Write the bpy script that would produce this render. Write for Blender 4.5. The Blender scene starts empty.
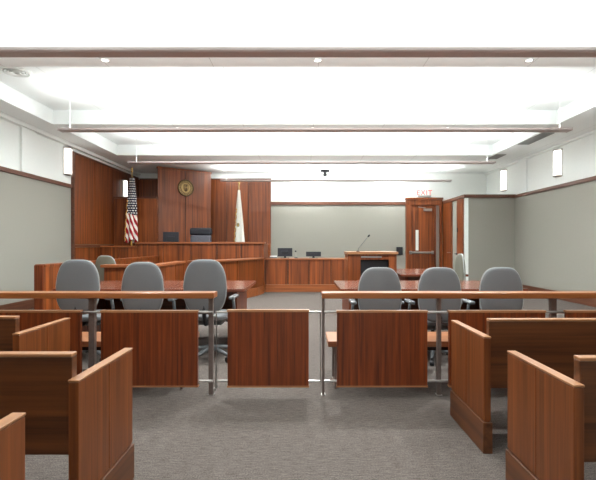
import bpy, bmesh, math, random
from mathutils import Vector, Matrix
random.seed(7)
C = bpy.context.scene
COL = C.collection
F, HY, VX, H = 420.0, 245.0, 304.0, 1.25

# ---------------------------------------------------------------- camera
cam = bpy.data.cameras.new('camera'); camo = bpy.data.objects.new('camera', cam); COL.objects.link(camo)
cam.sensor_fit = 'HORIZONTAL'; cam.sensor_width = 36; cam.lens = 36*F/596
cam.shift_x = -6/596; cam.shift_y = 5/596
cam.clip_start = 0.05
camo.location = (0, 0, H); camo.rotation_euler = (math.pi/2, 0, 0)
C.camera = camo
# ---------------------------------------------------------------- world, exposure
w = bpy.data.worlds.new('world'); C.world = w; w.use_nodes = True
w.node_tree.nodes['Background'].inputs[0].default_value = (0.8, 0.9, 1, 1)
w.node_tree.nodes['Background'].inputs[1].default_value = 0.05
C.view_settings.view_transform = 'Standard'; C.view_settings.look = 'None'
C.view_settings.gamma = 1; C.view_settings.exposure = 0.75
LAMP_W = 80      # watts per pendant uplight
SPOT_W = 50       # watts per recessed downlight
LAMPCOL = (0.955, 1.0, 0.995)

# ---------------------------------------------------------------- materials
def lin(c):
    return tuple(((x/255)/12.92 if x/255 <= .04045 else ((x/255+.055)/1.055)**2.4) for x in c)
def base(name, col, rough=.5, metal=0, spec=.5):
    m = bpy.data.materials.new(name); m.use_nodes = True
    b = m.node_tree.nodes['Principled BSDF']
    b.inputs['Base Color'].default_value = (*lin(col), 1)
    b.inputs['Roughness'].default_value = rough; b.inputs['Metallic'].default_value = metal
    b.inputs['Specular IOR Level'].default_value = spec
    return m, m.node_tree, b
def noisy(name, col, rough=.6, amt=.12, scale=30, metal=0, bump=0, spec=.5, stretch=(1,1,1)):
    m, t, b = base(name, col, rough, metal, spec)
    tc = t.nodes.new('ShaderNodeTexCoord'); mp = t.nodes.new('ShaderNodeMapping'); mp.inputs['Scale'].default_value = stretch
    n = t.nodes.new('ShaderNodeTexNoise'); n.inputs['Scale'].default_value = scale; n.inputs['Detail'].default_value = 4
    r = t.nodes.new('ShaderNodeMapRange'); r.inputs[1].default_value = .3; r.inputs[2].default_value = .7
    r.inputs[3].default_value = 1-amt; r.inputs[4].default_value = 1+amt
    v = t.nodes.new('ShaderNodeVectorMath'); v.operation = 'SCALE'; v.inputs[0].default_value = lin(col)
    t.links.new(tc.outputs['Object'], mp.inputs[0]); t.links.new(mp.outputs[0], n.inputs['Vector'])
    t.links.new(n.outputs['Fac'], r.inputs[0]); t.links.new(r.outputs[0], v.inputs['Scale'])
    t.links.new(v.outputs[0], b.inputs['Base Color'])
    if bump:
        bp = t.nodes.new('ShaderNodeBump'); bp.inputs['Strength'].default_value = bump; bp.inputs['Distance'].default_value = .004
        t.links.new(n.outputs['Fac'], bp.inputs['Height']); t.links.new(bp.outputs[0], b.inputs['Normal'])
    return m
def wood(name, dark, light, axis='Z', rough=.38, scale=1.0, island=.16):
    m, t, b = base(name, light, rough)
    tc = t.nodes.new('ShaderNodeTexCoord'); mp = t.nodes.new('ShaderNodeMapping')
    s = {'X': (.7, 26, 26), 'Y': (26, .7, 26), 'Z': (26, 26, .7)}[axis]
    mp.inputs['Scale'].default_value = tuple(q*scale for q in s)
    geo = t.nodes.new('ShaderNodeNewGeometry')
    off = t.nodes.new('ShaderNodeVectorMath'); off.operation = 'SCALE'; off.inputs[0].default_value = (31, 17, 23)
    t.links.new(geo.outputs['Random Per Island'], off.inputs['Scale']); t.links.new(off.outputs[0], mp.inputs['Location'])
    n = t.nodes.new('ShaderNodeTexNoise'); n.inputs['Scale'].default_value = 1; n.inputs['Detail'].default_value = 5; n.inputs['Roughness'].default_value = .6
    t.links.new(tc.outputs['Object'], mp.inputs[0]); t.links.new(mp.outputs[0], n.inputs['Vector'])
    cr = t.nodes.new('ShaderNodeValToRGB'); cr.color_ramp.elements[0].position = .3; cr.color_ramp.elements[1].position = .7
    cr.color_ramp.elements[0].color = (*lin(dark), 1); cr.color_ramp.elements[1].color = (*lin(light), 1)
    t.links.new(n.outputs['Fac'], cr.inputs[0])
    r = t.nodes.new('ShaderNodeMapRange'); r.inputs[3].default_value = 1-island; r.inputs[4].default_value = 1+island
    t.links.new(geo.outputs['Random Per Island'], r.inputs[0])
    v = t.nodes.new('ShaderNodeVectorMath'); v.operation = 'SCALE'
    t.links.new(cr.outputs[0], v.inputs[0]); t.links.new(r.outputs[0], v.inputs['Scale'])
    t.links.new(v.outputs[0], b.inputs['Base Color'])
    return m
def emit(name, col, s):
    m, t, b = base(name, col)
    b.inputs['Emission Color'].default_value = (*lin(col), 1); b.inputs['Emission Strength'].default_value = s
    return m
D1, L1_ = (84, 30, 12), (150, 68, 36)
M = {}
M['wood'] = wood('mahogany_vertical', (72, 28, 7), (134, 61, 22), 'Z', .4, 2.0)
M['wood_x'] = wood('mahogany_horizontal', (80, 44, 24), (120, 70, 42), 'X')
M['wood_y'] = wood('mahogany_lengthwise', (110, 56, 30), (176, 104, 66), 'Y')
M['wood_wall'] = wood('wall_panel_veneer', (76, 32, 9), (146, 76, 32), 'Z', .4, .8, .09)
M['wood_bench'] = wood('bench_veneer', (74, 31, 8), (148, 76, 30), 'Z', .4, .8, .14)
M['wood_rail'] = wood('handrail_wood', (120, 66, 30), (160, 98, 52), 'X', .3)
M['wood_cap'] = wood('sheen_pale_wood', (132, 86, 54), (176, 126, 86), 'X', .3)  # paler than the pew wood: sheen of the bright ceiling put into the colour
M['wood_cap_sheen_y'] = wood('sheen_pale_wood_lengthwise', (132, 86, 54), (176, 126, 86), 'Y', .3)  # same painted ceiling sheen, grain running lengthwise
M['wood_pew'] = wood('pew_end_veneer', (84, 41, 15), (134, 73, 33), 'Z', .4, 1.6, .08)
M['wood_pew_y'] = wood('pew_plinth_veneer', (72, 39, 19), (116, 68, 37), 'Y', .4, 1.0, .06)
M['wood_pew_x'] = wood('pew_back_veneer', (62, 33, 14), (112, 64, 31), 'X', .4, 1.0, .05)
M['wood_plinth'] = wood('plinth_wood', (118, 62, 30), (156, 90, 48), 'X', .4)
M['wood_dark'] = wood('dark_trim_wood', (80, 46, 32), (110, 68, 48), 'X', .45)
M['wood_dark_y'] = wood('dark_trim_wood_lengthwise', (80, 46, 32), (110, 68, 48), 'Y', .45)
M['wood_table'] = wood('table_top_wood', (88, 46, 33), (124, 70, 52), 'X', .18)
M['wood_seat'] = wood('bench_seat_wood', (140, 90, 58), (176, 120, 84), 'X', .3)
M['wall'] = noisy('grey_green_wall', (149, 146, 137), .85, .02, 60, bump=.15)
M['white'] = noisy('white_plaster', (240, 243, 240), .9, .01, 20)
def ceil_mat():
    m, t, b = base('white_ceiling', (246, 250, 249), .95, 0, .1)
    tc = t.nodes.new('ShaderNodeTexCoord'); sp = t.nodes.new('ShaderNodeSeparateXYZ'); t.links.new(tc.outputs['Object'], sp.inputs[0])
    a = t.nodes.new('ShaderNodeMath'); a.operation = 'ADD'; a.inputs[1].default_value = 1.17+13.5; t.links.new(sp.outputs[0], a.inputs[0])
    md = t.nodes.new('ShaderNodeMath'); md.operation = 'MODULO'; md.inputs[1].default_value = 1.35; t.links.new(a.outputs[0], md.inputs[0])
    lt = t.nodes.new('ShaderNodeMath'); lt.operation = 'LESS_THAN'; lt.inputs[1].default_value = .008; t.links.new(md.outputs[0], lt.inputs[0])
    x = t.nodes.new('ShaderNodeMix'); x.data_type = 'RGBA'; t.links.new(lt.outputs[0], x.inputs[0])
    x.inputs[6].default_value = (*lin((246, 250, 249)), 1); x.inputs[7].default_value = (*lin((214, 216, 214)), 1)
    t.links.new(x.outputs[2], b.inputs['Base Color']); return m
M['ceil'] = ceil_mat()
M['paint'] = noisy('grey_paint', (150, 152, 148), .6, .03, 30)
M['pendant'] = noisy('pendant_metal', (196, 184, 182), .5, .03, 3)
M['steel'] = noisy('brushed_steel', (176, 172, 168), .33, .06, 60, metal=.85)
M['bronze'] = noisy('grey_post_metal', (122, 108, 102), .4, .08, 60, metal=.5)
M['chair'] = noisy('grey_chair_fabric', (106, 108, 110), .75, .05, 220, bump=.3, spec=.3)
M['chair_edge'] = noisy('grey_chair_piping', (150, 153, 153), .5, .03, 60)
M['chair_pl'] = noisy('grey_chair_plastic', (96, 99, 101), .4, .04, 40)
M['arm'] = noisy('glossy_arm_pad', (120, 122, 124), .22, .04, 40)
M['beige'] = noisy('beige_chair_fabric', (108, 107, 95), .75, .05, 200, spec=.3)
M['black'] = noisy('black_plastic', (26, 27, 32), .45, .1, 60)
M['leather'] = noisy('black_leather', (32, 33, 42), .4, .1, 25, bump=.2)
M['leather2'] = noisy('dark_grey_leather', (84, 86, 96), .45, .1, 25, bump=.2)
M['gold'] = noisy('gold_metal', (176, 146, 90), .45, .15, 50, metal=.35)
M['gold2'] = noisy('dark_gold_relief', (84, 62, 30), .5, .2, 80, metal=.3)
M['fringe'] = noisy('gold_fringe', (206, 150, 66), .7, .25, 90)
M['sconce'] = emit('lit_sconce_glass', (255, 252, 244), 1.4)
M['glow'] = emit('lamp_tube', (255, 252, 246), 3)
M['exit'] = emit('exit_red', (210, 50, 44), .35)
M['acrylic'] = noisy('pale_acrylic', (225, 226, 224), .3, .02, 30)
M['glassw'] = noisy('bright_vision_glass', (232, 236, 230), .15, .02, 10)
M['mauve'] = noisy('silver_button', (200, 200, 196), .3, .04, 30, metal=.6)

# carpet
def carpet():
    m, t, b = base('grey_loop_carpet', (150, 142, 134), .95, 0, .15)
    tc = t.nodes.new('ShaderNodeTexCoord')
    mp = t.nodes.new('ShaderNodeMapping'); mp.inputs['Scale'].default_value = (14, 95, 1)
    n = t.nodes.new('ShaderNodeTexNoise'); n.inputs['Scale'].default_value = 1; n.inputs['Detail'].default_value = 6; n.inputs['Roughness'].default_value = .7
    n2 = t.nodes.new('ShaderNodeTexNoise'); n2.inputs['Scale'].default_value = 130; n2.inputs['Detail'].default_value = 2
    t.links.new(tc.outputs['Object'], mp.inputs[0]); t.links.new(mp.outputs[0], n.inputs['Vector']); t.links.new(tc.outputs['Object'], n2.inputs['Vector'])
    ad = t.nodes.new('ShaderNodeMath'); ad.operation = 'ADD'; t.links.new(n.outputs['Fac'], ad.inputs[0]); t.links.new(n2.outputs['Fac'], ad.inputs[1])
    r = t.nodes.new('ShaderNodeValToRGB'); r.color_ramp.elements[0].position = .36; r.color_ramp.elements[1].position = .64
    hf = t.nodes.new('ShaderNodeMath'); hf.operation = 'MULTIPLY'; hf.inputs[1].default_value = .5
    t.links.new(ad.outputs[0], hf.inputs[0]); t.links.new(hf.outputs[0], r.inputs[0])
    r.color_ramp.elements[0].color = (*lin((64, 58, 55)), 1); r.color_ramp.elements[1].color = (*lin((122, 113, 107)), 1)
    t.links.new(r.outputs[0], b.inputs['Base Color'])
    bp = t.nodes.new('ShaderNodeBump'); bp.inputs['Strength'].default_value = .4; bp.inputs['Distance'].default_value = .004
    t.links.new(hf.outputs[0], bp.inputs['Height']); t.links.new(bp.outputs[0], b.inputs['Normal'])
    return m
M['carpet'] = carpet()

def flag_mat(kind):
    m, t, b = base(kind, (230, 228, 222), .8, 0, .2)
    N = t.nodes.new; L = t.links.new
    uv = N('ShaderNodeUVMap'); uv.uv_map = 'UVMap'
    sp = N('ShaderNodeSeparateXYZ'); L(uv.outputs[0], sp.inputs[0])
    def mix(f, a, c):
        x = N('ShaderNodeMix'); x.data_type = 'RGBA'
        L(f, x.inputs[0])
        for i, q in ((6, a), (7, c)):
            if isinstance(q, tuple): x.inputs[i].default_value = (*lin(q), 1)
            else: L(q, x.inputs[i])
        return x.outputs[2]
    def math_(op, a, c):
        x = N('ShaderNodeMath'); x.operation = op
        for i, q in enumerate((a, c)):
            if isinstance(q, (int, float)): x.inputs[i].default_value = q
            else: L(q, x.inputs[i])
        return x.outputs[0]
    if kind == 'stars_and_stripes_cloth':
        s = math_('ADD', math_('MULTIPLY', sp.outputs[0], 7.0), math_('MULTIPLY', sp.outputs[1], -6.0))
        f = math_('GREATER_THAN', math_('FRACT', s, 0), .5)
        stripes = mix(f, (168, 34, 44), (238, 232, 224))
        a = math_('MULTIPLY', sp.outputs[0], 16.0); c = math_('MULTIPLY', sp.outputs[1], 26.0)
        chk = math_('ADD', a, math_('MULTIPLY', math_('FLOOR', c, 0), .5))
        fx = math_('SUBTRACT', math_('FRACT', chk, 0), .5); fy = math_('SUBTRACT', math_('FRACT', c, 0), .5)
        dd = math_('ADD', math_('MULTIPLY', fx, fx), math_('MULTIPLY', fy, fy))
        star = math_('LESS_THAN', dd, .085)
        canton = mix(star, (26, 28, 58), (236, 234, 228))
        lim = math_('ADD', .50, math_('MULTIPLY', sp.outputs[0], .10))
        L(mix(math_('LESS_THAN', sp.outputs[1], lim), stripes, canton), b.inputs['Base Color'])
    else:
        fx = math_('MULTIPLY', math_('SUBTRACT', sp.outputs[0], .72), 2.4)
        fy = math_('MULTIPLY', math_('SUBTRACT', sp.outputs[1], .66), 3.6)
        dd = math_('ADD', math_('MULTIPLY', fx, fx), math_('MULTIPLY', fy, fy))
        nz = N('ShaderNodeTexNoise'); nz.inputs['Scale'].default_value = 26; L(uv.outputs[0], nz.inputs['Vector'])
        crest = mix(math_('GREATER_THAN', nz.outputs['Fac'], .5), (96, 112, 84), (198, 160, 96))
        L(mix(math_('LESS_THAN', dd, .018), (236, 234, 224), crest), b.inputs['Base Color'])
    return m
M['usflag'] = flag_mat('stars_and_stripes_cloth'); M['wflag'] = flag_mat('white_flag_cloth')

# ---------------------------------------------------------------- helpers
def link(name, me, mat, parent=None):
    o = bpy.data.objects.new(name, me); COL.objects.link(o)
    if mat is not None: me.materials.append(mat)
    if parent is not None: o.parent = parent
    return o
def obj(name, bm, mat, parent=None, smooth=False, bevel=0, seg=2):
    me = bpy.data.meshes.new(name); bmesh.ops.recalc_face_normals(bm, faces=bm.faces); bm.to_mesh(me); bm.free()
    if smooth:
        for p in me.polygons: p.use_smooth = True
    o = link(name, me, mat, parent)
    if bevel:
        b = o.modifiers.new('bevel', 'BEVEL'); b.width = bevel; b.segments = seg; b.limit_method = 'ANGLE'
    return o
def B(): return bmesh.new()
def box(bm, x0, x1, y0, y1, z0, z1, mat=None):
    vs = [bm.verts.new((x, y, z)) for z in (z0, z1) for y in (y0, y1) for x in (x0, x1)]
    if mat is not None:
        for v in vs: v.co = mat @ v.co
    for f in ((0,1,3,2), (4,6,7,5), (0,4,5,1), (2,3,7,6), (0,2,6,4), (1,5,7,3)): bm.faces.new([vs[i] for i in f])
    return bm
def tube(bm, pts, r, n=10, closed=False):
    pts = [Vector(p) for p in pts]; rings = []
    rs = r if isinstance(r, (list, tuple)) else [r]*len(pts)
    up = Vector((0, 0, 1))
    for i, p in enumerate(pts):
        a = pts[(i-1) % len(pts)] if (i > 0 or closed) else p
        c = pts[(i+1) % len(pts)] if (i < len(pts)-1 or closed) else p
        t = (c-a).normalized()
        u = t.cross(up)
        if u.length < 1e-3: u = t.cross(Vector((1, 0, 0)))
        u.normalize(); v = t.cross(u).normalized()
        rings.append([bm.verts.new(p + rs[i]*(math.cos(2*math.pi*k/n)*u + math.sin(2*math.pi*k/n)*v)) for k in range(n)])
    m = len(rings)
    for i in range(m if closed else m-1):
        A, Bq = rings[i], rings[(i+1) % m]
        for k in range(n): bm.faces.new((A[k], A[(k+1) % n], Bq[(k+1) % n], Bq[k]))
    if not closed: bm.faces.new(rings[0][::-1]); bm.faces.new(rings[-1])
    return bm
def lathe(bm, prof, c=(0, 0, 0), n=20):
    rings = []
    for r, z in prof:
        rings.append([bm.verts.new((c[0]+max(r, 1e-4)*math.cos(2*math.pi*k/n), c[1]+max(r, 1e-4)*math.sin(2*math.pi*k/n), c[2]+z)) for k in range(n)])
    for A, Bq in zip(rings, rings[1:]):
        for k in range(n): bm.faces.new((A[k], A[(k+1) % n], Bq[(k+1) % n], Bq[k]))
    bm.faces.new(rings[0][::-1]); bm.faces.new(rings[-1])
    return bm
def seg_box(bm, p0, p1, th, z0, z1, n=1, gap=.02, inset=0):
    """boards standing along the line p0 -> p1, thickness th to its left"""
    p0 = Vector((*p0, 0)); p1 = Vector((*p1, 0)); L = (p1-p0).length
    d = (p1-p0).normalized(); a = math.atan2(d.y, d.x)
    mt = Matrix.Translation(p0) @ Matrix.Rotation(a, 4, 'Z')
    wd = L/n
    for i in range(n):
        box(bm, i*wd+(gap/2 if i else 0), (i+1)*wd-(gap/2 if i < n-1 else 0), inset, th, z0, z1, mt)
    return bm
def prism(bm, pts, z0, z1):
    a = [bm.verts.new((x, y, z0)) for x, y in pts]; b = [bm.verts.new((x, y, z1)) for x, y in pts]
    bm.faces.new(a[::-1]); bm.faces.new(b)
    for i in range(len(pts)):
        j = (i+1) % len(pts); bm.faces.new((a[i], a[j], b[j], b[i]))
    return bm
def tag(o, label=None, cat=None, group=None, kind=None):
    if label: o['label'] = label
    if cat: o['category'] = cat
    if group: o['group'] = group
    if kind: o['kind'] = kind
    return o
def thing(name, label, cat, loc=(0, 0, 0), rz=0, group=None):
    o = bpy.data.objects.new(name, None); COL.objects.link(o); o.location = loc; o.rotation_euler = (0, 0, rz); o.empty_display_size = .1
    return tag(o, label, cat, group)
def struct(name, bm, mat, parent=None, label=None, **k):
    o = obj(name, bm, mat, parent, **k); o['kind'] = 'structure'
    if label: o['label'] = label
    return o
def dup(root, loc, rz, label, group=None):
    def cp(o, par):
        c = o.copy(); COL.objects.link(c)
        if par is not None: c.parent = par
        for ch in kids.get(o, []): cp(ch, c)
        return c
    kids = {}
    for o in list(COL.objects):
        if o.parent is not None: kids.setdefault(o.parent, []).append(o)
    r = cp(root, None); r.location = loc; r.rotation_euler = (0, 0, rz); r['label'] = label
    if group: r['group'] = group
    return r
def px(x, d): return (x-VX)*d/F
def pz(y, d): return H+(HY-y)*d/F

XL, XR, YB, YN = -5.35, 5.86, 13.5, -3.0
TZ, WZ, CZ, KZ = 2.60, 3.36, 3.55, 3.82

# ================================================================ room shell
struct('floor', box(B(), XL-.2, XR+.2, YN-.2, YB+.2, -.15, 0), M['carpet'], label='grey loop carpet with fine cross streaks')
# ceiling with three recessed trays
cb = B()
trays = [(-.5, 2.1), (2.45, 5.0), (5.42, 8.0), (8.42, 10.75)]
TX0, TX1 = -4.78, 4.82
box(cb, XL-.2, TX0, YN-.2, YB+.2, CZ, CZ+.4); box(cb, TX1, XR+.2, YN-.2, YB+.2, CZ, CZ+.4)
yy = YN-.2
for a, b_ in trays:
    box(cb, TX0, TX1, yy, a, CZ, CZ+.4); yy = b_
    box(cb, TX0, TX1, a, b_, KZ, CZ+.4)
box(cb, TX0, TX1, yy, YB+.2, CZ, CZ+.4)
struct('ceiling', cb, M['ceil'], label='white ceiling with long shallow recessed trays')
# walls: grey-green below the trim, white above
for nm, x0, x1 in (('left', XL-.2, XL), ('right', XR, XR+.2)):
    o = struct('wall_'+nm, box(B(), x0, x1, YN-.2, YB+.2, 0, TZ), M['wall'], label='grey-green '+nm+' wall below a wooden rail')
    struct('wall_'+nm+'_upper', box(B(), x0, x1, YN-.2, YB+.2, TZ, CZ), M['white'], label='white upper '+nm+' wall')
struct('wall_back', box(B(), XL, XR, YB, YB+.2, 0, TZ), M['wall'], label='grey-green back wall behind the clerk desk')
struct('wall_back_upper', box(B(), XL, XR, YB, YB+.2, TZ, CZ), M['white'], label='white upper back wall')
struct('wall_rear', box(B(), XL, XR, YN-.2, YN, 0, CZ), M['white'], label='wall behind the public seats')
# lower projecting closet volume at the right
struct('wall_closet', box(B(), 4.47, XR-.001, 11.66, YB-.001, 0, TZ), M['wall'], label='low grey-green projecting wall at the right rear')
n = 1
def trim(bm, mat, label):
    global n
    struct('trim_%d' % n, bm, mat, label=label, bevel=.004); n += 1
trim(box(B(), XL, XL+.035, YN, 9.7, TZ-.045, TZ+.035), M['wood_dark_y'], 'wooden rail along the left wall')
trim(box(B(), XR-.035, XR, YN, 11.66, TZ-.045, TZ+.035), M['wood_dark_y'], 'wooden rail along the right wall')
trim(box(B(), px(271, YB), px(405, YB), YB-.035, YB, TZ-.06, TZ+.04), M['wood_dark'], 'wooden rail across the back wall')
tb = B(); box(tb, 4.42, XR, 11.61, 11.68, TZ-.04, TZ+.05); box(tb, 4.42, 4.5, 11.68, YB, TZ-.04, TZ+.05)
trim(tb, M['wood_dark'], 'wooden cap rail on top of the projecting wall')
# cornices
trim(box(B(), XL, XL+.10, YN, YB, CZ-.07, CZ), M['white'], 'white cornice along the left wall')
trim(box(B(), XR-.06, XR, YN, YB, CZ-.05, CZ), M['white'], 'white cornice along the right wall')
for y in (2.0, 5.0, 8.1): trim(box(B(), XL, XL+.05, y-.2, y+.2, TZ+.035, CZ-.07), M['white'], 'white pilaster on upper left wall')
for y in (5.0, 8.25, 11.2): trim(box(B(), XR-.05, XR, y-.2, y+.2, TZ+.035, CZ-.05), M['white'], 'white pilaster on upper right wall')
struct('baseboard_left', box(B(), XL, XL+.02, YN, 9.7, 0, .19), M['wood_dark_y'], bevel=.004)
struct('baseboard_right', box(B(), XR-.02, XR, YN, 11.66, 0, .19), M['wood_dark_y'], bevel=.004)
struct('baseboard_back', box(B(), -1.0, 3.2, YB-.02, YB, 0, .12), M['wood_dark'], bevel=.004)
struct('baseboard_closet', box(B(), 4.47, XR-.02, 11.64, 11.66, 0, .12), M['wood_dark'], bevel=.004)
# wooden panelling: left wall and back wall
pl = B()
seg_box(pl, (XL+.05, 9.7), (XL+.05, YB), .05, 1.27, WZ, 4)
seg_box(pl, (XL+.05, 9.7), (XL+.05, YB), .05, 0, 1.19, 4)
struct('wall_left_panelling', pl, M['wood_wall'], label='tall mahogany veneer panels on the left wall', bevel=.003)
t2 = B(); box(t2, XL, XL+.07, 9.64, YB-.06, WZ, WZ+.04); box(t2, XL, XL+.06, 9.7, YB-.06, 1.2, 1.26); box(t2, XL, XL+.07, 9.64, 9.7, 0, WZ)
trim(t2, M['wood_dark_y'], 'dark wooden edge and cap around the left panelling')
pb = B(); wx1 = px(271, YB)
seg_box(pb, (XL+.06, YB-.05), (wx1, YB-.05), .03, 0, WZ-.02, 6)
struct('wall_back_panelling', pb, M['wood_wall'], label='mahogany veneer panels on the back wall', bevel=.003)
struct('wall_back_backing', box(B(), XL+.06, wx1, YB-.018, YB-.001, 0, WZ-.02), M['black'], label='dark backing seen in the joints of the back panelling')
trim(box(B(), XL+.08, wx1+.01, YB-.07, YB, WZ-.02, WZ+.02), M['wood_dark'], 'dark wooden cap over back panelling')
# partition behind the flag
pp = B(); seg_box(pp, (XL+.07, 11.66), (-4.08, 11.66), .05, .0, 2.54, 2)
struct('wall_partition', pp, M['wood_wall'], label='lower wooden partition in the left rear corner', bevel=.003)
trim(box(B(), XL+.07, -4.08, 11.64, 11.73, 2.54, 2.59), M['wood_dark'], 'cap on the corner partition')
# raised platform behind the judge bench
struct('floor_platform', prism(B(), [(XL+.07, 10.98), (-1.2, 10.98), (-1.2, 13.44), (XL+.07, 13.44)], 0, .45), M['carpet'], label='raised carpeted platform behind the bench')

# ================================================================ doors
# rear exit door
dx0, dx1 = px(411, 13.42), px(434.5, 13.42)
fr = B(); fx0 = px(406, 13.42); fx1 = px(442, 13.42)
box(fr, fx0, dx0, 13.38, YB, 0, 2.52); box(fr, fx1-.09, fx1, 13.38, YB, 0, 2.52); box(fr, dx1, dx1+.035, 13.38, YB, 0, 2.52)
box(fr, fx0, fx1, 13.38, YB, 2.52, 2.70); box(fr, fx0-.02, fx1+.02, 13.34, YB, 2.70, 2.76)
d1 = struct('door_1', fr, M['wood_bench'], label='wooden door frame with a deep header in the back wall', bevel=.004)
obj('door_leaf', box(B(), dx0+.004, dx1-.004, 13.42, 13.47, .01, 2.515), M['wood_wall'], d1, bevel=.003)
obj('sidelight', box(B(), dx1+.037, fx1-.092, 13.44, 13.46, .05, 2.515), M['wall'], d1)
obj('vision_glass', box(B(), px(415.8, 13.4), px(418.6, 13.4), 13.41, 13.419, pz(250.5, 13.4), pz(230, 13.4)), M['glassw'], d1)
pbm = B(); zb = pz(252.5, 13.35)
box(pbm, px(409.5, 13.35), px(434, 13.35), 13.35, 13.39, zb-.03, zb+.03); box(pbm, px(409.5, 13.35), px(412, 13.35), 13.35, 13.42, zb-.05, zb+.05); box(pbm, px(432, 13.35), px(434, 13.35), 13.35, 13.42, zb-.05, zb+.05)
obj('push_bar', pbm, M['steel'], d1, bevel=.006)
cl = B(); box(cl, px(424, 13.36), px(432, 13.36), 13.36, 13.42, pz(211, 13.36), pz(208.5, 13.36)); tube(cl, [(px(424, 13.36)+.05, 13.37, pz(208, 13.36)), (px(418, 13.36), 13.33, pz(207, 13.36))], .012, 8)
obj('door_closer', cl, M['steel'], d1, bevel=.004)
# side doors in the closet wall
d2 = struct('door_2', box(B(), 4.435, 4.47, 12.63, 13.42, 0, 2.555), M['wood_wall'], label='plain wooden side door next to the exit door', bevel=.003)
sb = B(); tube(sb, [(4.435, 12.72, 1.02), (4.38, 12.72, 1.02), (4.38, 12.84, 1.02)], .011, 8); obj('door_handle', sb, M['steel'], d2)
d3 = struct('door_3', box(B(), 4.435, 4.47, 11.76, 12.2, 0, 2.555), M['wood_wall'], label='narrow wooden side door near the wall corner', bevel=.003)
sb = B(); tube(sb, [(4.435, 12.14, 1.0), (4.36, 12.14, 1.0), (4.36, 12.02, .99)], .016, 8); obj('door_handle', sb, M['black'], d3)
obj('door_plate', box(B(), 4.425, 4.435, 12.1, 12.16, 1.62, 1.74), M['black'], d3)
trim(box(B(), 4.45, 4.56, 11.645, 11.66, .12, 2.555), M['white'], 'pale corner strip on the projecting wall')

# ================================================================ ceiling lights and fittings
def pendant(y, label, power=1, L=4.21, x=.18):
    t = thing('linear_pendant_light', label, 'pendant light', (x, y, 3.13), 0, 'long linear pendants under the ceiling')
    hb = B()
    prof = [(-.08, .04), (-.078, .012), (-.06, 0), (.06, 0), (.078, .012), (.08, .04), (.07, .04), (.068, .015), (-.068, .015), (-.07, .04)]
    a = [hb.verts.new((-L, p, z)) for p, z in prof]; b_ = [hb.verts.new((L, p, z)) for p, z in prof]
    m = len(prof)
    for i in range(m): hb.faces.new((a[i], a[(i+1) % m], b_[(i+1) % m], b_[i]))
    obj('housing', hb, M['pendant'], t)
    for s in (-1, 1): obj('end_cap', box(B(), s*L-.006, s*L+.006, -.082, .082, 0, .042), M['pendant'], t)
    obj('lamp_tube', tube(B(), [(-L+.03, 0, .03), (L-.03, 0, .03)], .011, 8), M['glow'], t, smooth=True)
    top = (KZ if any(p < y < q for p, q in trays) else CZ)-3.13
    for cx in (-L+.16, L-.16):
        cbm = tube(B(), [(cx, 0, .035), (cx, 0, top)], .003, 6); lathe(cbm, [(.015, 0), (.015, .012)], (cx, 0, top-.012), 12)
        obj('suspension_cable', cbm, M['white'], t)
    for e, pz_, rx in ((LAMP_W*power, .052, math.pi),):
        l = bpy.data.lights.new('uplight', 'AREA'); l.shape = 'RECTANGLE'; l.size = 2*L-.1; l.size_y = .09; l.energy = e; l.color = LAMPCOL
        lo = bpy.data.objects.new(l.name, l); COL.objects.link(lo); lo.parent = t; lo.location = (0, 0, pz_); lo.rotation_euler = (rx, 0, 0)
    return t
pendant(4.15, 'long brown linear pendant light nearest, crossing the whole view')
pendant(6.95, 'second linear pendant light from the front, thin brown bar under the ceiling tray')
pendant(9.7, 'third linear pendant light, just in front of the tall wooden panel')
pendant(12.42, 'rearmost linear pendant light close to the back wall', 1.0, 3.4, .94)
pendant(1.24, 'linear pendant light above the public pews, added out of view overhead to light the room', .45)  # this pendant and the next are unseen, added for room brightness
pendant(-1.68, 'linear pendant light over the rear of the public area, added behind the viewer to light the room', .3)

def sconce(x, y, side, z0, z1, label, R=.105):
    t = thing('wall_sconce', label, 'wall light', (x, y, z0), 0, 'tall white wall sconces')
    s = side; h = z1-z0
    b = B(); N = 10
    pts = [(0, -R)]+[(s*R*math.sin(math.pi*k/N), -R*math.cos(math.pi*k/N)) for k in range(1, N)]+[(0, R)]
    pts = [(a+s*.012, c) for a, c in pts]
    prism(b, pts if s < 0 else pts, .02, h-.02); obj('glass_shade', b, M['sconce'], t)
    obj('back_plate', box(B(), min(0, s*.012), max(0, s*.012), -.14, .14, 0, h), M['steel'], t)
    for zz in (0, h-.025):
        b = B(); prism(b, [(a*1.06, c*1.05) for a, c in pts], zz, zz+.025); obj('end_ring', b, M['bronze'], t)
sconce(XL, 9.46, 1, 2.82, 3.44, 'white wall sconce on the left wall beside the wooden panelling', .1)
sconce(XR, 9.65, -1, 2.82, 3.44, 'white wall sconce on the right wall, the nearer one')
sconce(XR, 12.25, -1, 2.82, 3.44, 'white wall sconce above the projecting wall at the right rear')
sconce(XL+.052, 12.4, 1, 2.55, 3.17, 'white wall sconce on the wooden panelling behind the striped flag', .07)

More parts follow.
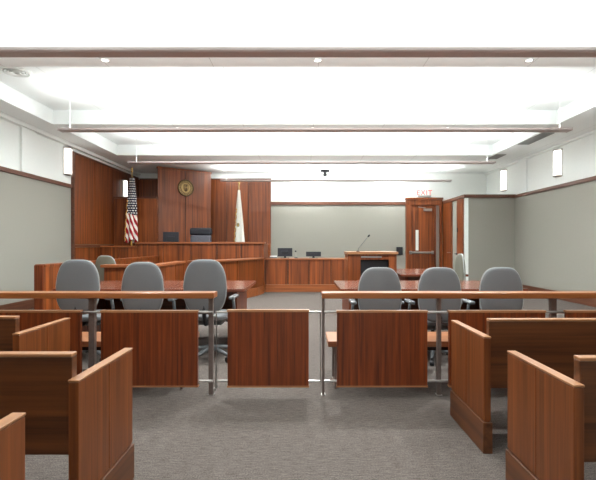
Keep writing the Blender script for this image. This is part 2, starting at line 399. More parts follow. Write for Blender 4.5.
for yd, row in ((5.22, 'behind the nearest pendant'), (8.22, 'behind the second pendant, added to light the lower room'), (2.28, 'overhead in the beam before the nearest pendant, added fill light'), (-.85, 'overhead at the rear of the room, added fill light'), (12.95, 'close to the back wall, added to brighten it')):  # only the first row is visible; the other rows are added fill light
    for x, side in ((-2.47, 'leftmost of the three'), (.17, 'middle of the three'), (2.8, 'rightmost of the three')):
        t = thing('recessed_downlight', 'small white recessed downlight, %s %s' % (side, row), 'ceiling light', (x, yd, CZ), 0, 'recessed downlights in the ceiling')
        obj('trim_ring', tube(B(), [(.045*math.cos(k*math.pi/12), .045*math.sin(k*math.pi/12), -.004) for k in range(24)], .008, 6, True), M['acrylic'], t, smooth=True)
        obj('lens', lathe(B(), [(.04, -.001), (.036, -.006), (.02, -.010)], n=20), M['glow'], t, smooth=True)
        l = bpy.data.lights.new('downlight', 'AREA'); l.shape = 'DISK'; l.size = .07; l.energy = SPOT_W*(.2 if yd < 2 else .45 if yd < 3 else (.12 if x < 0 else .5) if yd > 12 else 1); l.color = LAMPCOL
        lo = bpy.data.objects.new('downlight', l); COL.objects.link(lo); lo.parent = t; lo.location = (0, 0, -.016)
t = thing('ceiling_diffuser', 'round grey air diffuser in the ceiling tray at upper left', 'air vent', (-4.25, 6.2, KZ))
obj('rim', lathe(B(), [(.2, -.0), (.2, -.02), (.17, -.03), (.17, -.001)], n=28), M['white'], t)
for i, r in enumerate((.15, .11, .07)): obj('ring', lathe(B(), [(r, -.002), (r, -.03-.006*i), (r-.025, -.02-.006*i), (r-.025, -.002)], n=24), M['white'], t)
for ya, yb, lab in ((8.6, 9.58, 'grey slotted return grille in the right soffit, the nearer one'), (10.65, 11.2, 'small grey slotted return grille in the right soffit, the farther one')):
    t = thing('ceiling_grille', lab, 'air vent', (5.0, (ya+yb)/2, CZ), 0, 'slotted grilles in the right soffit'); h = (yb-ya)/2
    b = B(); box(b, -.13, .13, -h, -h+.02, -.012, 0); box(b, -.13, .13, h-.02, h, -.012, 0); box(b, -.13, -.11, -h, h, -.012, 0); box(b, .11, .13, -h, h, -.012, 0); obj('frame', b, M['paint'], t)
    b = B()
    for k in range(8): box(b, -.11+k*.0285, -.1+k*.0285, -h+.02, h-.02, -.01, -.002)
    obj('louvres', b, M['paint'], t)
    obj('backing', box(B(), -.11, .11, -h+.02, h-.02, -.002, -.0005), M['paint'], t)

# ceiling camera
t = thing('ceiling_camera', 'small black camera hanging from the ceiling near the back wall', 'camera', (px(325, 12.3), 12.3, CZ))
b = B(); box(b, -.02, .02, -.02, .02, pz(171, 12.3)-CZ, 0); obj('stem', b, M['white'], t)
obj('bracket', box(B(), -.125, .125, -.06, .06, pz(172.2, 12.3)-CZ, pz(169.8, 12.3)-CZ), M['black'], t, bevel=.006)
zz = pz(175, 12.3)-CZ; obj('lens_dome', lathe(B(), [(.0, -.05), (.04, -.04), (.06, 0), (.05, .03), (.04, .06), (.03, .1)], (0, 0, zz), 16), M['black'], t, smooth=True)

# exit sign
t = thing('exit_sign', 'white exit sign with red letters above the wooden exit door', 'exit sign', (px(424.3, 13.4), 13.4, pz(197, 13.4)))
obj('mount', box(B(), -.2, .2, -.05, .03, 0, .05), M['paint'], t, bevel=.006)
obj('plate', box(B(), -.19, .19, -.012, -.002, .05, .24), M['white'], t)
cu = bpy.data.curves.new('exit_text', 'FONT'); cu.body = 'EXIT'; cu.size = .22; cu.extrude = .002; cu.offset = 0; cu.space_character = 1.12; cu.align_x = 'CENTER'
to = bpy.data.objects.new('exit_text', cu); COL.objects.link(to)
dg = bpy.context.evaluated_depsgraph_get(); me = bpy.data.meshes.new_from_object(to.evaluated_get(dg)); bpy.data.objects.remove(to)
me.materials.clear(); lo = link('lettering', me, M['exit'], t); lo.rotation_euler = (math.pi/2, 0, 0); lo.location = (0, -.016, .062)
# black plate on back wall
t = thing('wall_phone_panel', 'black square control panel on the back wall beside the exit door', 'control panel', (px(400, 13.4), 13.5, pz(255, 13.4)))
obj('case', box(B(), -.10, .10, -.06, 0, 0, .26), M['black'], t, bevel=.01)
obj('face_plate', box(B(), -.08, .08, -.066, -.06, .12, .24), M['black'], t, bevel=.003)

# ================================================================ judge backdrop panel
p0 = Vector((-4.17, 12.0)); p1 = Vector((-2.88, 13.0))
t = thing('backdrop_panel', 'tall angled wooden backdrop panel behind the judge bench, carrying the round seal', 'wall panel', (p0.x, p0.y, .45), math.atan2(p1.y-p0.y, p1.x-p0.x))
LP = (p1-p0).length; HP = 3.50-.45
for i in range(2): obj('veneer_panel', box(B(), i*LP/2+(.012 if i else 0), (i+1)*LP/2-(0 if i else .012), 0, .05, 0, HP-.05), M['wood_wall'], t, bevel=.003)
obj('cap', box(B(), -.02, LP+.02, -.02, .08, HP-.05, HP), M['wood_bench'], t, bevel=.004)
obj('backing', box(B(), .01, LP-.01, .05, .075, 0, HP-.05), M['wood_dark'], t)
obj('joint_strip', box(B(), LP/2-.012, LP/2+.012, .03, .05, 0, HP-.05), M['black'], t)
# seal
ang = math.atan2(p1.y-p0.y, p1.x-p0.x)
sc = p0+(p1-p0)*.5; nrm = Vector((math.sin(ang), -math.cos(ang)))
ds = sc.y; sc2 = sc+nrm*.012
t = thing('court_seal', 'round gold seal mounted on the tall angled wooden panel', 'seal', (sc2.x, sc2.y, pz(188, ds)), ang)
Rr = Matrix.Rotation(math.pi/2, 4, 'X')
def rot(bm): bmesh.ops.transform(bm, matrix=Rr, verts=bm.verts); return bm
obj('disc', rot(lathe(B(), [(.235, -.012), (.235, .01), (.22, .014), (.0, .016)], n=36)), M['gold'], t)
obj('rim', rot(tube(B(), [(.235*math.cos(a*math.pi/18), .235*math.sin(a*math.pi/18), .016) for a in range(36)], .018, 8, True)), M['gold2'], t, smooth=True)
obj('inner_ring', rot(tube(B(), [(.155*math.cos(a*math.pi/18), .155*math.sin(a*math.pi/18), .018) for a in range(36)], .008, 6, True)), M['gold2'], t, smooth=True)
for k in range(24):
    b = B()
    a = k*math.pi/12; c = (.195*math.cos(a), .195*math.sin(a)); mt = Matrix.Translation((c[0], c[1], 0)) @ Matrix.Rotation(a, 4, 'Z')
    box(b, -.024, .024, -.012, .012, .014, .024, mt); obj('raised_mark', rot(b), M['gold2'], t)
b = B(); prism(b, [(-.07, .09), (-.07, -.03), (-.045, -.08), (0, -.115), (.045, -.08), (.07, -.03), (.07, .09), (.03, .11), (0, .095), (-.03, .11)], .014, .028)
obj('shield', rot(b), M['gold2'], t)
b = B()
for xx in (-.035, .035): box(b, xx-.01, xx+.01, -.05, .08, .028, .034)
box(b, -.06, .06, .01, .025, .028, .036); obj('shield_bars', rot(b), M['gold'], t)

# ================================================================ judge bench
t = thing('judge_bench', 'long raised wooden judge bench with panelled front below the gold seal', 'judge bench', (-2.8, 10.9, 0))
def P(o): o.parent = t; o.matrix_parent_inverse = Matrix.Translation(t.location).inverted(); return o
def part(name, bm, mat, root, **k):
    bmesh.ops.translate(bm, verts=bm.verts, vec=-Vector(root.location)); return obj(name, bm, mat, root, **k)
xs = [px(v, 10.9) for v in (137, 163, 191, 217, 241, 262)]
for a, c in zip(xs, xs[1:]): part('front_panel', box(B(), a+.011, c-.011, 10.9, 10.93, 0, 1.28), M['wood_bench'], t, bevel=.004)
part('frame', box(B(), xs[0], xs[-1], 10.93, 10.97, 0, 1.28), M['black'], t)
part('low_wing', seg_box(B(), (XL+.08, 10.9), (xs[0], 10.9), .05, 0, 1.19, 2), M['wood_bench'], t, bevel=.004)
part('wing_cap', box(B(), XL+.075, xs[0], 10.86, 11.0, 1.19, 1.23), M['wood_plinth'], t, bevel=.004)
part('end_panel', box(B(), xs[-1], xs[-1]+.05, 10.9, 12.2, 0, 1.28), M['wood_bench'], t, bevel=.004)
part('end_post', box(B(), xs[-1]+.0, xs[-1]+.115, 12.21, 12.33, 0, 1.29), M['wood_plinth'], t, bevel=.004)
part('top_cap', box(B(), xs[0]-.03, xs[-1]+.08, 10.84, 11.08, 1.28, 1.325), M['wood_plinth'], t, bevel=.005)
part('desk_top', box(B(), xs[0], xs[-1], 10.97, 11.45, 1.14, 1.18), M['wood_table'], t)
# lower front (clerk wing): stepped ledge
A0, A1, A2, A3 = (-2.4, 8.66), (-1.84, 8.66), (-1.17, 10.35), (-1.05, 10.84)
lw = B()
seg_box(lw, A0, A1, .05, .2, .89, 1); seg_box(lw, A1, A2, .05, .2, .89, 2); seg_box(lw, A2, A3, .05, .2, .89, 1)
part('lower_front', lw, M['wood_bench'], t, bevel=.004)
lw = B(); seg_box(lw, (A0[0], A0[1]-.03), (A1[0]+.03, A1[1]-.03), .06, 0, .2); seg_box(lw, (A1[0]+.03, A1[1]-.03), (A2[0]+.03, A2[1]), .06, 0, .2); seg_box(lw, (A2[0]+.03, A2[1]), (A3[0]+.03, A3[1]), .06, 0, .2)
part('plinth', lw, M['wood_plinth'], t, bevel=.004)
part('ledge', prism(B(), [(A0[0], A0[1]-.06), (A1[0]+.04, A1[1]-.06), (A2[0]+.06, A2[1]-.02), (A3[0]+.05, A3[1]), (A3[0]-.3, A3[1]), (A2[0]-.35, A2[1]+.1), (A1[0]-.25, A1[1]+.3), (A0[0], A0[1]+.3)], .89, .925), M['wood_plinth'], t, bevel=.004)

# clerk desk in the centre
t = thing('clerk_desk', 'low panelled wooden clerk desk in the middle, running right from the judge bench', 'desk', (0, 11.2, 0))
cx = [px(v, 11.2) for v in (265.5, 288, 309, 331, 352)]
for a, c in zip(cx, cx[1:]): part('front_panel', box(B(), a+.009, c-.009, 11.2, 11.235, .2, .85), M['wood_bench'], t, bevel=.004)
part('backing', box(B(), cx[0], cx[-1], 11.235, 11.26, .02, .85), M['black'], t)
part('top', box(B(), cx[0], cx[-1]+.03, 11.16, 11.9, .85, .89), M['wood_plinth'], t, bevel=.005)
part('plinth', box(B(), cx[0], cx[-1]+.02, 11.15, 11.235, 0, .2), M['wood_plinth'], t, bevel=.004)
part('side_panel', box(B(), cx[-1]-.04, cx[-1], 11.26, 11.85, 0, .85), M['wood_bench'], t)

def monitor(x, y, z, wd, h, rz, label, lean=0):
    t = thing('computer_monitor', label, 'monitor', (x, y, z), rz)
    b = box(B(), -wd/2, wd/2, -.02, .015, .05, h)
    bmesh.ops.transform(b, matrix=Matrix.Shear('XZ', 4, (lean, 0)) if lean else Matrix.Identity(4), verts=b.verts)
    obj('screen_case', b, M['leather'], t, bevel=.006)
    obj('rear_bulge', box(B(), -wd*.25, wd*.25, -.05, -.02, .12, h*.7), M['black'], t, bevel=.01)
    obj('stand', box(B(), -.03, .03, .012, .035, .005, h*.5), M['black'], t); obj('foot', box(B(), -.12, .12, -.08, .1, 0, .012), M['black'], t, bevel=.004)
monitor(px(285, 11.5), 11.5, .89, .40, pz(248, 11.5)-.89, 0, 'black computer monitor on the clerk desk, nearer the judge bench')
monitor(px(313.5, 11.5), 11.5, .89, .41, pz(251.7, 11.5)-.89, 0, 'low black monitor on the clerk desk, nearer the lectern')
monitor(px(171, 11.25), 11.25, 1.18, .41, pz(232, 11.25)-1.18, .12, 'black monitor on the judge bench left of the judge chair', -.12)
# small silver microphone at the desk and grey tray
t = thing('desk_microphone', 'tiny dark microphone on the clerk desk between the two monitors', 'microphone', (px(296, 11.5), 11.5, .89))
obj('base', lathe(B(), [(.05, 0), (.05, .015), (.02, .025)], n=14), M['black'], t)
obj('neck', tube(B(), [(0, 0, .02), (0, 0, .12), (-.01, 0, .17)], .006, 6), M['steel'], t); obj('head', lathe(B(), [(.012, 0), (.022, .015), (.02, .035), (.005, .045)], (-.01, 0, .165), 10), M['black'], t, smooth=True)
t = thing('document_tray', 'grey low tray of papers at the left end of the clerk desk', 'tray', (px(273.5, 11.7), 11.7, .89))
obj('tray', box(B(), -.1, .1, -.13, .13, 0, .03), M['chair_pl'], t, bevel=.004); obj('papers', box(B(), -.09, .09, -.11, .11, .03, .06), M['acrylic'], t)

# ================================================================ witness box
t = thing('witness_box', 'small wooden witness box with a ledge in front of the judge bench, at the left', 'witness box', (-2.9, 7.0, 0))
wb = B(); seg_box(wb, (-3.3, 6.93), (-2.5, 6.93), .04, 0, .88, 2); part('front_panel', wb, M['wood_bench'], t, bevel=.004)
wb = B(); seg_box(wb, (-2.46, 6.93), (-2.46, 8.6), .04, 0, .88, 3); part('side_panel', wb, M['wood_bench'], t, bevel=.004)
part('front_ledge', box(B(), -3.34, -2.42, 6.88, 7.12, .88, .925), M['wood_plinth'], t, bevel=.004)
part('side_ledge', box(B(), -2.62, -2.42, 7.12, 8.6, .88, .925), M['wood_plinth'], t, bevel=.004)
part('corner_post', box(B(), -2.5, -2.46, 6.93, 6.97, 0, .88), M['wood_dark'], t)

# jury box wall
t = thing('jury_box_wall', 'low wooden jury box wall at the left, beside the grey left wall', 'jury box', (-3.8, 8, 0))
jb = B(); seg_box(jb, (-3.75, 6.06), (-3.75, 10.8), .02, .12, .93, 7, .01); part('front_panel', jb, M['wood_bench'], t, bevel=.004)
part('core', box(B(), -3.85, -3.77, 6.07, 10.8, 0, .93), M['wood_dark'], t)
part('end_post', box(B(), -3.87, -3.745, 6.02, 6.06, 0, .96), M['wood'], t, bevel=.004)
part('cap_rail', box(B(), -3.88, -3.74, 6.06, 10.8, .93, .97), M['wood_bench'], t, bevel=.004)
part('plinth', box(B(), -3.75, -3.735, 6.06, 10.8, 0, .12), M['wood_plinth'], t)

# ================================================================ lectern + microphone
t = thing('lectern', 'broad wooden lectern with a dark open compartment, behind the right counsel table', 'lectern', (px(372, 7.2), 7.2, 0))
W = .42
for s in (-1, 1): obj('side_panel', box(B(), s*W-(.04 if s > 0 else 0), s*W+(.04 if s < 0 else 0), -.02, .5, 0, 1.09), M['wood_bench'], t, bevel=.004)
obj('left_stile', box(B(), -W+.04, -.20, -.02, .02, 0, 1.09), M['wood_bench'], t, bevel=.003)
obj('right_stile', box(B(), .29, W-.04, -.02, .02, 0, 1.09), M['wood_bench'], t, bevel=.003)
obj('upper_rail', box(B(), -.20, .29, -.02, .02, 1.0, 1.09), M['wood_bench'], t, bevel=.003)
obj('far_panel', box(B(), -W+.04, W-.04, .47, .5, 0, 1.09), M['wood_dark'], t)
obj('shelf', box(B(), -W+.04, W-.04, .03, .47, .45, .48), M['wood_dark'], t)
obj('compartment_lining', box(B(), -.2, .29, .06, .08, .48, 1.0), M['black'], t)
obj('top', box(B(), -W-.01, W+.02, -.06, .54, 1.09, 1.135), M['wood_cap'], t, bevel=.006)
obj('side_moulding', box(B(), -W-.008, -W+.0, -.03, .5, 1.0, 1.03), M['wood_cap_sheen_y'], t)
obj('drawer_pull', box(B(), -.19, .16, -.035, -.02, 1.035, 1.055), M['steel'], t)
t = thing('gooseneck_microphone', 'thin gooseneck microphone rising from the top of the lectern', 'microphone', (px(358, 7.3), 7.3, 1.135))
obj('base', lathe(B(), [(.03, 0), (.03, .01), (.012, .02)], n=14), M['black'], t)
obj('neck', tube(B(), [(0, 0, .015), (.01, 0, .06), (.07, 0, .13), (.15, 0, .23), (.175, 0, .26)], .0055, 8), M['chair_pl'], t, smooth=True)
obj('head', tube(B(), [(.17, 0, .253), (.183, 0, .27), (.2, 0, .288), (.206, 0, .296)], [.008, .017, .017, .006], 10), M['black'], t, smooth=True)

# ================================================================ tables
def table(x0, x1, y0, y1, label):
    t = thing('counsel_table', label, 'table', ((x0+x1)/2, (y0+y1)/2, 0)); w2 = (x1-x0)/2; d2 = (y1-y0)/2
    obj('table_top', box(B(), -w2, w2, -d2, d2, .70, .74), M['wood_table'], t, bevel=.005)
    for s in (-1, 1): obj('end_panel', box(B(), s*(w2-.14)-.03, s*(w2-.14)+.03, -d2+.14, d2-.14, 0, .70), M['wood'], t, bevel=.004)
    obj('modesty_panel', box(B(), -w2+.17, w2-.17, d2-.2, d2-.17, .2, .70), M['wood_x'], t)
    obj('apron', box(B(), -w2+.17, w2-.17, -d2+.16, -d2+.19, .62, .70), M['wood_dark'], t)
table(-2.92, -.69, 4.87, 6.03, 'long reddish wooden counsel table behind the three left chairs')
table(.425, 2.60, 4.87, 6.03, 'long reddish wooden counsel table behind the three right chairs')
table(1.68, 2.86, 7.3, 9.0, 'wooden table farther back, between the lectern and the side doors')

# ================================================================ chairs
def pad(outline, thick, curve, rings=7, edge=.012):
    """cushion: closed outline in (x, z), bulged thickness, bent by curve(x, z)"""
    bm = B(); n_ = len(outline); c = Vector((sum(p[0] for p in outline)/n_, sum(p[1] for p in outline)/n_))
    lay = []
    for side in (1, -1):
        L = []
        for i in range(1, rings+1):
            r = math.sin(i/rings*math.pi/2); rr = r
            tt = side*(edge+(thick-edge)*math.sqrt(max(0, 1-rr**3)))
            L.append([bm.verts.new((c.x+(p[0]-c.x)*rr, curve(c.x+(p[0]-c.x)*rr, c.y+(p[1]-c.y)*rr)+tt, c.y+(p[1]-c.y)*rr)) for p in outline])
        cv = bm.verts.new((c.x, curve(c.x, c.y)+side*thick, c.y))
        for k in range(n_): bm.faces.new((cv, L[0][k], L[0][(k+1) % n_]))
        for a, d in zip(L, L[1:]):
            for k in range(n_): bm.faces.new((a[k], d[k], d[(k+1) % n_], a[(k+1) % n_]))
        lay.append(L[-1])
    for k in range(n_): bm.faces.new((lay[0][k], lay[1][k], lay[1][(k+1) % n_], lay[0][(k+1) % n_]))
    return bm
def back_outline(w, z0, z1, wb=None):
    wb = wb or w*.62; pts = []; N = 44
    for k in range(N):
        a = 2*math.pi*k/N; s, c = math.sin(a), math.cos(a)
        e = .52 if s > 0 else .55
        x = math.copysign(abs(c)**e, c); z = math.copysign(abs(s)**e, s)
        zn = (z+1)/2
        ww = w*(.84+.16*math.sin(min(1, zn*1.9)*math.pi/2)) if zn < .53 else w*(1-.20*((zn-.53)/.47)**1.3)
        pts.append((x*ww, z0+(z1-z0)*zn))
    return pts
def make_chair(label, ztop, mats, wb=.224, name='swivel_chair', group='grey swivel chairs at the counsel tables', arms=True):
    fab, edge, pl = mats
    t = thing(name, label, 'chair', (0, 0, 0), 0, group)
    dz = ztop-1.09; sz = .47+dz*.6
    z0 = ztop-.56
    cur = lambda x, z: -.20-.14*(z-z0)+.55*x*x-.05*math.cos((z-z0)*4)
    ol = back_outline(wb, z0, ztop)
    obj('backrest', pad(ol, .035, cur), fab, t, smooth=True)
    obj('backrest_piping', tube(B(), [(x*1.005, cur(x, z), z0+(z-z0)*1.003) for x, z in ol], .0085, 6, True), edge, t, smooth=True)
    so = []
    for k in range(36):
        a = 2*math.pi*k/36; s, c = math.sin(a), math.cos(a)
        so.append((.235*math.copysign(abs(c)**.6, c), .24*math.copysign(abs(s)**.6, s)))
    sbm = pad(so, .045, lambda x, z: 0); bmesh.ops.transform(sbm, matrix=Matrix.Translation((0, .03, sz)) @ Matrix.Rotation(math.pi/2, 4, 'X'), verts=sbm.verts)
    obj('seat', sbm, fab, t, smooth=True)
    obj('seat_shell', box(B(), -.15, .15, -.12, .16, sz-.085, sz-.045), pl, t, bevel=.012)
    obj('back_support', tube(B(), [(0, .0, sz-.07), (0, -.20, sz-.06), (0, -.265, sz+.04), (0, -.27, z0+.14)], .022, 8), M['black'], t, smooth=True)
    if arms:
        for s in (-1, 1):
            a = tube(B(), [(s*.17, .02, sz-.06), (s*.235, .02, sz-.03), (s*.262, 0, sz+.08), (s*.255, -.02, sz+.19)], .017, 8); ao = obj('armrest', a, pl, t, smooth=True)
            obj('arm_pad', box(B(), s*.255-.032, s*.255+.032, -.13, .14, sz+.19, sz+.225), M['arm'], ao, bevel=.015, seg=3)
    obj('gas_column', lathe(B(), [(.03, .1), (.03, .22), (.02, .23), (.02, sz-.08)], n=14), M['black'], t)
    sp = B()
    for k in range(5):
        a = math.pi/2+k*2*math.pi/5+.3; c, s = math.cos(a), math.sin(a)
        tube(sp, [(0, 0, .12), (c*.15, s*.15, .105), (c*.29, s*.29, .075)], [.03, .024, .016], 8)
    lathe(sp, [(.045, .08), (.045, .135), (.03, .15)], n=14)
    obj('star_base', sp, pl, t, smooth=True)
    for k in range(5):
        a = math.pi/2+k*2*math.pi/5+.3; c, s = math.cos(a), math.sin(a)
        cb_ = tube(B(), [(c*.29-s*.022, s*.29+c*.022, .03), (c*.29+s*.022, s*.29-c*.022, .03)], .03, 12); tube(cb_, [(c*.29, s*.29, .03), (c*.29, s*.29, .085)], .008, 6)
        obj('caster', cb_, M['black'], t)
    return t
G = (M['chair'], M['chair_edge'], M['chair_pl'])
YC = 4.62; fb = YC-.28
cl_ = make_chair('grey swivel chair at the left table, leftmost, nearest the left wall', 1.09, G, arms='light')
cl_.location = (px(75.5, fb), YC, 0)
cm_ = make_chair('grey swivel chair at the left table, middle of its three', 1.065, G, .216)
cm_.location = (px(141, fb), YC, 0)
dup(cl_, (px(204, fb), YC+.03, 0), -.03, 'grey swivel chair at the left table, nearest the centre gate')
cr_ = make_chair('lower grey swivel chair at the right table, nearest the centre gate', 1.01, G, arms='light')
cr_.location = (px(380.5, fb), YC, 0)
dup(cr_, (px(441, fb), YC, 0), .0, 'lower grey swivel chair at the right table, middle of its three')
dup(cr_, (px(503.5, fb), YC, 0), -.01, 'lower grey swivel chair at the right table, nearest the right wall')
s_ = make_chair('greenish grey swivel chair seen side on at the right end of the far table', 1.10, (M['beige'], M['chair_edge'], M['chair_pl']), group='single chairs beyond the counsel tables')
s_.location = (2.33, 6.92, 0); s_.rotation_euler = (0, 0, math.radians(86))
w_ = make_chair('beige swivel chair turned aside behind the witness box ledge', 1.06, (M['beige'], M['chair_edge'], M['chair_pl']), .25, group='single chairs beyond the counsel tables')
w_.location = (-3.36, 7.5, 0); w_.rotation_euler = (0, 0, math.radians(-22))
# judge chair
t = thing('judge_chair', 'black leather high-backed chair showing above the judge bench', 'chair', (px(203, 11.75), 11.75, .45), math.pi)
zt = pz(228, 11.6)-.45
def rbox(w, z0, z1, y0, y1): return box(B(), -w, w, y0, y1, z0, z1)
obj('headrest', rbox(.30, zt-.20, zt, .16, .30), M['leather'], t, bevel=.05, seg=4)
obj('backrest', rbox(.285, .48, zt-.20, .18, .29), M['leather2'], t, bevel=.04, seg=4)
obj('seat', rbox(.27, .42, .52, -.26, .24), M['leather'], t, bevel=.04, seg=4)
for s in (-1, 1): obj('armrest', box(B(), s*.31-.03, s*.31+.03, -.15, .2, .62, .67), M['leather'], t, bevel=.02, seg=3); obj('arm_post', box(B(), s*.31-.015, s*.31+.015, 0, .05, .47, .62), M['black'], t)
obj('gas_column', lathe(B(), [(.03, .1), (.03, .42)], n=12), M['black'], t)
sp = B()
for k in range(5):
    a = k*2*math.pi/5; tube(sp, [(0, 0, .11), (math.cos(a)*.3, math.sin(a)*.3, .04)], [.03, .03], 8)
obj('star_base', sp, M['black'], t)

# ================================================================ flags
def flag(name, label, x, y, zf, ztop, z0, z1, mat, w_top, w_bot, lean, pole_mat, seed, fringe=True, folds=5):
    t = thing(name, label, 'flag', (x, y, zf)); rnd = random.Random(seed)
    obj('pole', tube(B(), [(0, 0, .02), (0, 0, ztop-zf-.12)], .014, 10), pole_mat, t, smooth=True)
    obj('base', lathe(B(), [(.14, 0), (.14, .03), (.05, .06), (.03, .12)], n=20), M['gold'], t, smooth=True)
    obj('finial', lathe(B(), [(.018, 0), (.03, .02), (.018, .04), (.035, .075), (.006, .14)], (0, 0, ztop-zf-.14), 14), M['gold'], t, smooth=True)
    bm = B(); uvl = bm.loops.layers.uv.new('UVMap'); NU, NV = 60, 40; rows = []
    for j in range(NV+1):
        v = j/NV; z = z0-zf+(z1-z0)*v; wdt = w_top+(w_bot-w_top)*(v**.8); row = []
        for i in range(NU):
            u = i/NU; a = 2*math.pi*u; r = 1+.22*math.sin(folds*a+2.2*v+seed)*min(1, v*3)
            bot = .05*math.sin(folds*a*.5+seed) if j == NV else 0
            row.append(bm.verts.new((lean*v+wdt*r*math.cos(a), wdt*.55*r*math.sin(a), z+bot)))
        rows.append(row)
    for j in range(NV):
        for i in range(NU):
            f = bm.faces.new((rows[j][i], rows[j][(i+1) % NU], rows[j+1][(i+1) % NU], rows[j+1][i]))
            us = (i/NU, (i+1)/NU, (i+1)/NU, i/NU); vs = (j/NV, j/NV, (j+1)/NV, (j+1)/NV)
            for lp, uu, vv in zip(f.loops, us, vs): lp[uvl].uv = (uu, vv)
    bm.faces.new(rows[0])
    co = obj('cloth', bm, mat, t, smooth=True)
    if fringe:
        fb_ = B(); pts = []
        for j in range(14, 41):
            v = j/40; wdt = w_top+(w_bot-w_top)*(v**.8)
            pts.append((lean*v-wdt*1.02+.015*math.sin(j*1.3), -wdt*.35, z0-zf+(z1-z0)*v))
        tube(fb_, pts, [.012+.008*(k % 2) for k in range(len(pts))], 6); obj('fringe', fb_, M['fringe'], co, smooth=True)
        obj('tassel', lathe(B(), [(.004, .12), (.018, .1), (.022, .02), (.012, 0)], (lean*1.02, -.02, z1-zf-.12), 10), M['fringe'], co, smooth=True)
yf = 11.35
flag('striped_flag', 'furled stars and stripes flag with gold fringe on a pole at the left', px(132, yf), yf, .45, pz(167, yf), pz(178, yf), pz(241, yf), M['usflag'], .07, .155, -.01, M['gold'], 1)
yf = 12.7
flag('white_flag', 'furled white flag with a gold and green crest on a pole behind the bench', px(239, yf), yf, .45, pz(181, yf), pz(190, yf), pz(243, yf), M['wflag'], .03, .14, .01, M['gold'], 4)

# ================================================================ the bar: handrail, posts, panels
YR, YP = 3.50, 3.42     # post plane, panel plane
def bar(label, x0, x1, posts, panels, y_end):
    t = thing('bar_railing', label, 'railing', ((x0+x1)/2, YR, 0))
    part('handrail', box(B(), x0, x1, 3.42, 3.565, .812, .86), M['wood_rail'], t, bevel=.006)
    for a, c in posts:
        p = part('post', box(B(), a, c, YR-.012, YR+.03, 0, .812), M['bronze'], t, bevel=.003)
        bp_ = box(B(), a-.006, c+.006, YR-.018, YR+.036, 0, .006); bmesh.ops.translate(bp_, verts=bp_.verts, vec=-Vector(t.location)); obj('base_plate', bp_, M['steel'], p)
    xs0 = min(x0, x1)+.02; xs1 = max(x0, x1)-.02
    for z in (.695, .125): part('cross_tube', tube(B(), [(xs0, YR-.025, z), (xs1, YR-.025, z)], .011, 8), M['steel'], t)
    for a, c in panels:
        q = part('infill_panel', box(B(), a, c, YP, YP+.035, .1, .70), M['wood'], t, bevel=.003)
        e = B(); box(e, a-.004, c+.004, YP-.003, YP+.04, .70, .716); box(e, a-.004, c+.004, YP-.003, YP+.04, .092, .104)
        bmesh.ops.translate(e, verts=e.verts, vec=-Vector(t.location)); obj('edge_strip', e, M['wood_cap'], q)
X = lambda v: px(v, YR); XP = lambda v: px(v, YP)
lp = [(X(208.8), X(213.2)), (X(89), X(95)), (X(-30), X(-25)), (X(-148), X(-143))]
lpan = [(XP(100.7), XP(197.5)), (XP(-17), XP(80)), (XP(-136), XP(-39)), (XP(-255), XP(-158))]
bar('wooden topped bar railing on the left side of the gate', XL+.025, px(213.8, 3.42), lp, lpan, 0)
rp = [(X(322), X(324.6)), (X(437), X(441)), (X(550.5), X(556)), (X(668), X(673)), (X(786), X(791)), (X(900), X(905))]
rpan = [(XP(337), XP(427.5)), (XP(449.5), XP(545.5)), (XP(567), XP(661)), (XP(684), XP(779)), (XP(800), XP(893))]
bar('wooden topped bar railing on the right side of the gate', px(322, 3.42), XR-.025, rp, rpan, 0)
# gate
t = thing('swing_gate', 'low swing gate with a square wooden panel in the middle of the bar', 'gate', (px(268, 3.46), 3.46, 0))
r_ = .0115; gx0, gx1 = X(217), X(320.3)
part('frame_tube', tube(B(), [(gx0, 3.475, .07), (gx0, 3.475, .695), (gx1, 3.475, .695), (gx1, 3.475, .125), (gx0, 3.475, .125)], r_, 8), M['steel'], t)
part('hinge', tube(B(), [(gx0-.022, 3.475, .06), (gx0+.0, 3.475, .06)], .014, 8), M['steel'], t)
part('hinge', tube(B(), [(gx0-.022, 3.475, .66), (gx0+.0, 3.475, .66)], .014, 8), M['steel'], t)
q = part('infill_panel', box(B(), XP(227.5), XP(308.7), YP, YP+.035, .1, .705), M['wood'], t, bevel=.003)
e = B(); box(e, XP(227.5)-.004, XP(308.7)+.004, YP-.003, YP+.04, .705, .722); box(e, XP(227.5)-.004, XP(308.7)+.004, YP-.003, YP+.04, .09, .104)
bmesh.ops.translate(e, verts=e.verts, vec=-Vector(t.location)); obj('edge_strip', e, M['wood_cap'], q)

# ================================================================ benches behind the bar
def bar_bench(x0, x1, label):
    t = thing('bar_bench', label, 'bench', ((x0+x1)/2, 3.8, 0), 0, 'low benches behind the bar'); w2 = (x1-x0)/2
    obj('seat_board', box(B(), -w2, w2, -.2, .2, .375, .425), M['wood_seat'], t, bevel=.005)
    obj('under_beam', box(B(), -w2+.1, w2-.1, -.05, .05, .31, .375), M['black'], t)
    m = max(2, int((x1-x0)/1.2)+1)
    for k in range(m):
        lx = -w2+.07+k*(2*w2-.14)/(m-1); b = B()
        tube(b, [(lx, -.15, .375), (lx, -.15, .01), (lx, .15, .01), (lx, .15, .375)], .012, 8); obj('leg', b, M['bronze'], t)
bar_bench(px(328, 3.6), 3.6, 'low wooden bench behind the right bar railing')
bar_bench(-4.2, px(188, 3.6), 'low wooden bench behind the left bar railing')

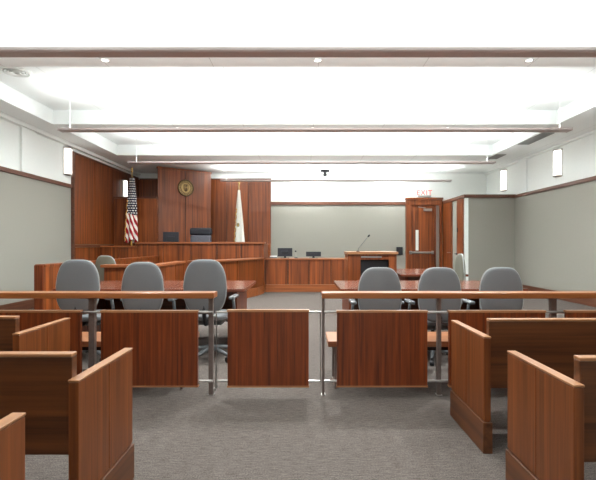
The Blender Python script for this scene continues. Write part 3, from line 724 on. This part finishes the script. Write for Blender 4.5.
# ================================================================ pews
def pew(xe, xf, y0, y1, label):
    """xe: aisle-side face of the end panel, xf: far end, y0 near, y1 far"""
    s = 1 if xf > xe else -1
    t = thing('pew', label, 'pew', (xe, (y0+y1)/2, 0), 0, 'wooden pews'); d = (y1-y0)/2
    def bx(a, c, *r): return box(B(), min(s*a, s*c), max(s*a, s*c), *r)
    for k, (a, c) in enumerate(((0, .042), (abs(xf-xe)-.042, abs(xf-xe)))):
        b = B(); lo, hi = min(s*a, s*c), max(s*a, s*c)
        box(b, lo, hi, -d, -.001, .196, .688); box(b, lo, hi, .001, d, .196, .688); box(b, lo+.004, hi-.004, -d+.004, d-.004, .186, .689)
        p = obj('end_panel', b, M['wood_pew'], t, bevel=.003)
        obj('cap', box(B(), lo-.002, hi+.002, -d-.002, d+.002, .69, .70), M['wood_cap_sheen_y'], p, bevel=.003)  # same pew wood in truth; pale strip paints the reflected ceiling on top
        obj('plinth', box(B(), lo-.007, hi+.007, -d-.007, d+.007, 0, .185), M['wood_pew_y'], p, bevel=.003)
    b = bx(.044, abs(xf-xe)-.044, -d+.03, -d+.07, .38, .785)
    bk = obj('backrest', b, M['wood_pew_x'], t, bevel=.003)
    obj('back_sheen_strip', bx(.044, abs(xf-xe)-.044, -d+.027, -d+.073, .785, .80), M['wood_cap'], bk, bevel=.004)  # pale strip with the ceiling sheen painted in
    obj('seat', bx(.044, abs(xf-xe)-.044, -d+.072, d-.03, .39, .43), M['wood_pew_x'], t, bevel=.006)
    L = abs(xf-xe)
    for f in (.5,): obj('support', bx(L*f-.02, L*f+.02, -d+.1, d-.08, 0, .39), M['wood_pew'], t)
pew(1.08, 5.4, 2.52, 3.08, 'right side wooden pew in the front row, just before the bar railing')
pew(1.06, 5.4, 1.65, 2.19, 'right side wooden pew in the second row, cut off by the frame edge')
pew(-1.77, -5.0, 2.61, 3.18, 'left side wooden pew in the front row, set farther from the aisle')
pew(-.918, -5.0, 1.71, 2.25, 'left side wooden pew in the second row, its end panel near the aisle')
pew(-.915, -5.0, .82, 1.38, 'left side wooden pew nearest, only its corner showing at lower left')
